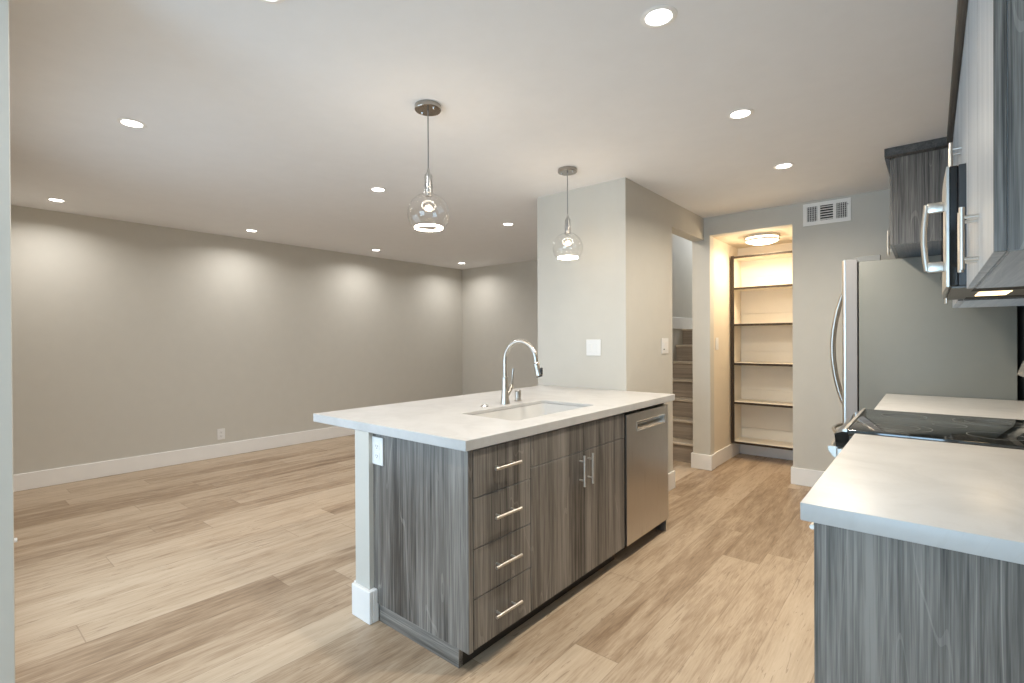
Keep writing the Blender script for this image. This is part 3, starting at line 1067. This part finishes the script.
obj('oven_handle', bm, nickel_m, od)
bm = B(); box(bm, -0.298, -0.256, RY0 + 0.002, RY1 - 0.002, 0.06, 0.215, 0.004)
obj('warming_drawer', bm, steel_y, rg)
bm = B(); prism(bm, [(0.346, 0.906), (0.404, 0.906), (0.404, 1.165), (0.340, 1.165), (0.330, 1.10)], 'y', RY0, RY1)
bg = obj('backguard', bm, black_gloss_m, rg)
bm = B(); prism(bm, [(0.298, 1.135), (0.318, 1.197), (0.404, 1.205), (0.404, 1.167), (0.338, 1.166), (0.325, 1.128)], 'y', RY0 - 0.0, RY1 + 0.0)
obj('display_cap', bm, steel_y, bg)

# ------------------------------------------------------------------ refrigerator
FY0, FY1 = 4.29, 5.005
FZ = 1.842
fr = thing('refrigerator', 'stainless french-door refrigerator with grey side against the pantry wall', 'refrigerator', (0.0, 4.65, 0))
bm = B(); box(bm, -0.392, 0.402, FY0, FY1, 0.03, FZ, 0.006, 2)
obj('body', bm, fridge_side_m, fr)
bm = B()
for xx in (-0.34, 0.34):
    for yy in (FY0 + 0.06, FY1 - 0.06):
        tube(bm, [(xx, yy, 0.0005), (xx, yy, 0.032)], 0.02, 12)
obj('feet', bm, charcoal_m, fr)
ym = (FY0 + FY1) / 2


def fdoor(y0, y1, z0, z1):
    """door with a softly rounded front face"""
    bm = B()
    n = 10
    out = [(-0.4705, y0), ]
    for k in range(n + 1):
        t_ = k / n
        yy = y0 + (y1 - y0) * t_
        gy = (yy - FY0) / (FY1 - FY0)
        edge = 0.012 * (max(0, 1 - t_ / 0.06) ** 2 + max(0, 1 - (1 - t_) / 0.06) ** 2)
        out.append((-0.492 - 0.016 * math.sin(math.pi * gy) + edge, yy))
    out.append((-0.4705, y1))
    prism(bm, out, 'z', z0, z1)
    return bm


def fhandle(parent, y, z0, z1):
    bm = B()
    pts, rad = [], []
    n = 22
    for k in range(n + 1):
        t_ = k / n
        pts.append((-0.515 - 0.078 * math.sin(math.pi * t_) ** 0.8, y, z0 + (z1 - z0) * t_))
        rad.append(0.0135)
    tube(bm, pts, rad, 14)
    for z in (z0, z1):
        tube(bm, [(-0.500, y, z), (-0.524, y, z)], 0.015, 12)
    return obj('handle', bm, nickel_m, parent)


for y0, y1, yh in ((FY0, ym - 0.003, ym - 0.045), (ym + 0.003, FY1, ym + 0.045)):
    bm = B(); box(bm, -0.470, -0.400, y0, y1, 0.665, 1.862, 0.003)
    d = obj('door', bm, door_edge_m, fr)
    obj('steel_front', fdoor(y0, y1, 0.664, 1.863), steel_v, d)
    fhandle(d, yh, 0.79, 1.66)
bm = B(); box(bm, -0.470, -0.400, FY0, FY1, 0.06, 0.655, 0.003)
d = obj('freezer_drawer', bm, door_edge_m, fr)
obj('steel_front', fdoor(FY0, FY1, 0.059, 0.656), steel_v, d)
bm = B()
hy = [FY0 + 0.07 + k * (FY1 - FY0 - 0.14) / 18 for k in range(19)]
tube(bm, [(-0.515 - 0.070 * math.sin(math.pi * k / 18) ** 0.8, yy, 0.60) for k, yy in enumerate(hy)], 0.0135, 14)
for yy in (hy[0], hy[-1]):
    tube(bm, [(-0.496, yy, 0.60), (-0.522, yy, 0.60)], 0.015, 12)
obj('handle', bm, nickel_m, d)
for y0, y1 in ((FY0 + 0.004, FY0 + 0.075), (FY1 - 0.075, FY1 - 0.004)):
    bm = B()
    prism(bm, [(-0.470, FZ + 0.021), (-0.402, FZ + 0.021), (-0.402, FZ + 0.001), (-0.27, FZ + 0.001), (-0.27, FZ + 0.040), (-0.395, FZ + 0.036), (-0.410, FZ + 0.028), (-0.470, FZ + 0.026)], 'y', y0, y1)
    obj('hinge_cover', bm, grey_plastic_m, fr)

# ------------------------------------------------------------------ upper cabinets
XU, ZB, ZTOP = 0.098, 1.479, 2.433


def upper_unit(name, label, y0, y1, z0, doors, xf=XU, handle_z=None, door_z0=None):
    t = thing(name, label, 'cabinet', ((xf + XR) / 2, (y0 + y1) / 2, z0))
    bm = B(); box(bm, xf + 0.0212, XR - 0.002, y0 + g, y1 - g, z0 + 0.001, H - 0.002)
    body = obj('body', bm, lam_v, t)
    bm = B(); box(bm, xf + 0.026, XR - 0.004, y0 + 0.002, y1 - 0.002, z0 - 0.001, z0 + 0.0008)
    obj('bottom_board', bm, lam_h, t)
    for a, b, h in doors:
        bm = B(); box(bm, xf, xf + 0.020, a + g, b - g, z0, ZTOP, 0.001)
        d = obj('door', bm, lam_v, t)
        if h is not None:
            pull(d, 'z', xf, h, handle_z or z0 + 0.093, length=0.168, post=0.112, out=-0.034)
    return t


upper_unit('wall_cabinet', 'tall grey wall cabinet with bar pulls hung over the worktop end', 1.413, 2.424, ZB, [(1.413, 1.852, 1.815), (1.852, 2.29, 1.888), (2.29, 2.424, None)])
upper_unit('microwave_cabinet', 'short grey wall cabinet directly above the microwave', 2.426, 3.196, 1.937, [(2.426, 2.811, 2.770), (2.811, 3.196, 2.850)])
upper_unit('far_wall_cabinet', 'grey wall cabinet between the microwave and the refrigerator cabinet', 3.198, 3.966, ZB, [(3.198, 3.582, 3.545), (3.582, 3.966, 3.62)])
upper_unit('refrigerator_cabinet', 'deep dark grey cabinet hung above the refrigerator', 3.970, YF - 0.002, 1.891, [(3.970, 4.50, 4.462), (4.50, YF - 0.002, 4.54)], xf=-0.200)

# crown molding wrapping the fronts of the cabinets
prof = [(0.0, 2.438), (0.004, 2.438), (0.024, 2.450), (0.024, 2.499), (0.0, 2.499)]   # (projection, z)
bm = B()


def sweep(bm, path, prof):
    """path: corner points with outward mitre vectors"""
    rings = []
    for (x, y, nx, ny) in path:
        rings.append([bm.verts.new((x + nx * o_, y + ny * o_, z)) for o_, z in prof])
    n = len(prof)
    for a, b in zip(rings, rings[1:]):
        for k in range(n):
            bm.faces.new((a[k], a[(k + 1) % n], b[(k + 1) % n], b[k]))
    bm.faces.new(rings[0])
    bm.faces.new(rings[-1][::-1])


e = 0.0006
sweep(bm, [(XR - 0.003, 1.413 - e, 0, -1), (XU - e, 1.413 - e, -1, -1), (XU - e, 3.970 - e, -1, -1), (-0.200 - e, 3.970 - e, -1, -1), (-0.200 - e, YF - 0.003, -1, 0)], prof)
prism(bm, [(-0.2008, 2.350), (-0.2030, 2.350), (-0.2240, 2.442), (-0.2240, 2.4495), (-0.2008, 2.4375)], 'y', 3.9690, YF - 0.003)
tag(obj('crown_molding', bm, lam_dark), 'dark grey crown molding running along the cabinet tops at the ceiling', 'molding')

# ------------------------------------------------------------------ microwave
MZ0, MZ1 = 1.487, 1.932
MY0, MY1 = 2.430, 3.192
mw = thing('microwave', 'stainless over-the-range microwave with curved handle', 'microwave', (0.2, 2.81, MZ0))
bm = B(); box(bm, 0.077, XR - 0.004, MY0, MY1, MZ0 + 0.004, MZ1, 0.002)
obj('body', bm, charcoal_m, mw)
bm = B(); box(bm, 0.052, 0.0765, MY0, MY1, MZ0 + 0.006, MZ1 - 0.002, 0.003)
mdoor = obj('door', bm, black_gloss_m, mw)
bm = B()
n = 12
pl_ = []
for k in range(n + 1):
    yy = MY0 + (MY1 - MY0) * k / n
    pl_.append((0.044 - 0.006 * math.sin(math.pi * k / n), yy))
prism(bm, [(0.0515, MY0)] + pl_ + [(0.0515, MY1)], 'z', MZ0 + 0.004, MZ1 - 0.001)
obj('steel_face', bm, steel_v, mdoor)
bm = B(); box(bm, 0.0335, 0.0385, MY0 + 0.28, MY1 - 0.06, MZ0 + 0.09, MZ1 - 0.07, 0.001)
obj('door_window', bm, black_gloss_m, mdoor)
bm = B()
hyy = MY0 + 0.19
pts, rad = [], []
for k in range(17):
    t_ = k / 16
    pts.append((-0.012 - 0.010 * math.sin(math.pi * t_), hyy, 1.572 + 0.265 * t_))
    rad.append(0.010)
tube(bm, pts, rad, 14)
for zz in (1.585, 1.822):
    box(bm, -0.012, 0.0405, hyy - 0.010, hyy + 0.010, zz - 0.020, zz + 0.020, 0.004, 2)
obj('handle', bm, nickel_m, mdoor)
bm = B(); box(bm, 0.058, XR - 0.01, MY0 + 0.004, MY1 - 0.004, MZ0 - 0.003, MZ0 + 0.0035, 0.001)
ub = obj('underside', bm, under_m, mw)
bm = B(); box(bm, 0.145, 0.240, 2.70, 2.94, MZ0 - 0.0048, MZ0 - 0.0034)
obj('cooktop_lamp', bm, hood_emit, ub)
for y0, y1 in ((2.47, 2.64), (3.02, 3.16)):
    bm = B(); box(bm, 0.12, 0.36, y0, y1, MZ0 - 0.0042, MZ0 - 0.0034)
    obj('filter', bm, dark_m, ub)
l = bpy.data.lights.new('cooktop_glow', 'AREA')
l.shape, l.size, l.size_y, l.energy, l.color = 'RECTANGLE', 0.11, 0.30, 0.7, (1.0, 0.72, 0.40)
lo = bpy.data.objects.new('cooktop_glow', l)
lo.location = (0.19 - 0.2, 0.02, -0.008)
lo.parent = mw
COL.objects.link(lo)

# ------------------------------------------------------------------ small things on the wall at the picture's edge
ds = thing('door_stop', 'small white door stop low on the wall at the picture edge', 'door stop', (-4.25, 0.3165, 0.105))
bm = B(); tube(bm, [(-4.25, 0.3165, 0.105), (-4.25, 0.365, 0.105)], 0.006, 12)
obj('shaft', bm, white_m, ds)
bm = B(); tube(bm, [(-4.25, 0.3655, 0.105), (-4.25, 0.367, 0.105), (-4.25, 0.378, 0.105), (-4.25, 0.380, 0.105)], [0.010, 0.014, 0.014, 0.011], 16)
obj('bumper', bm, plate_m, ds)
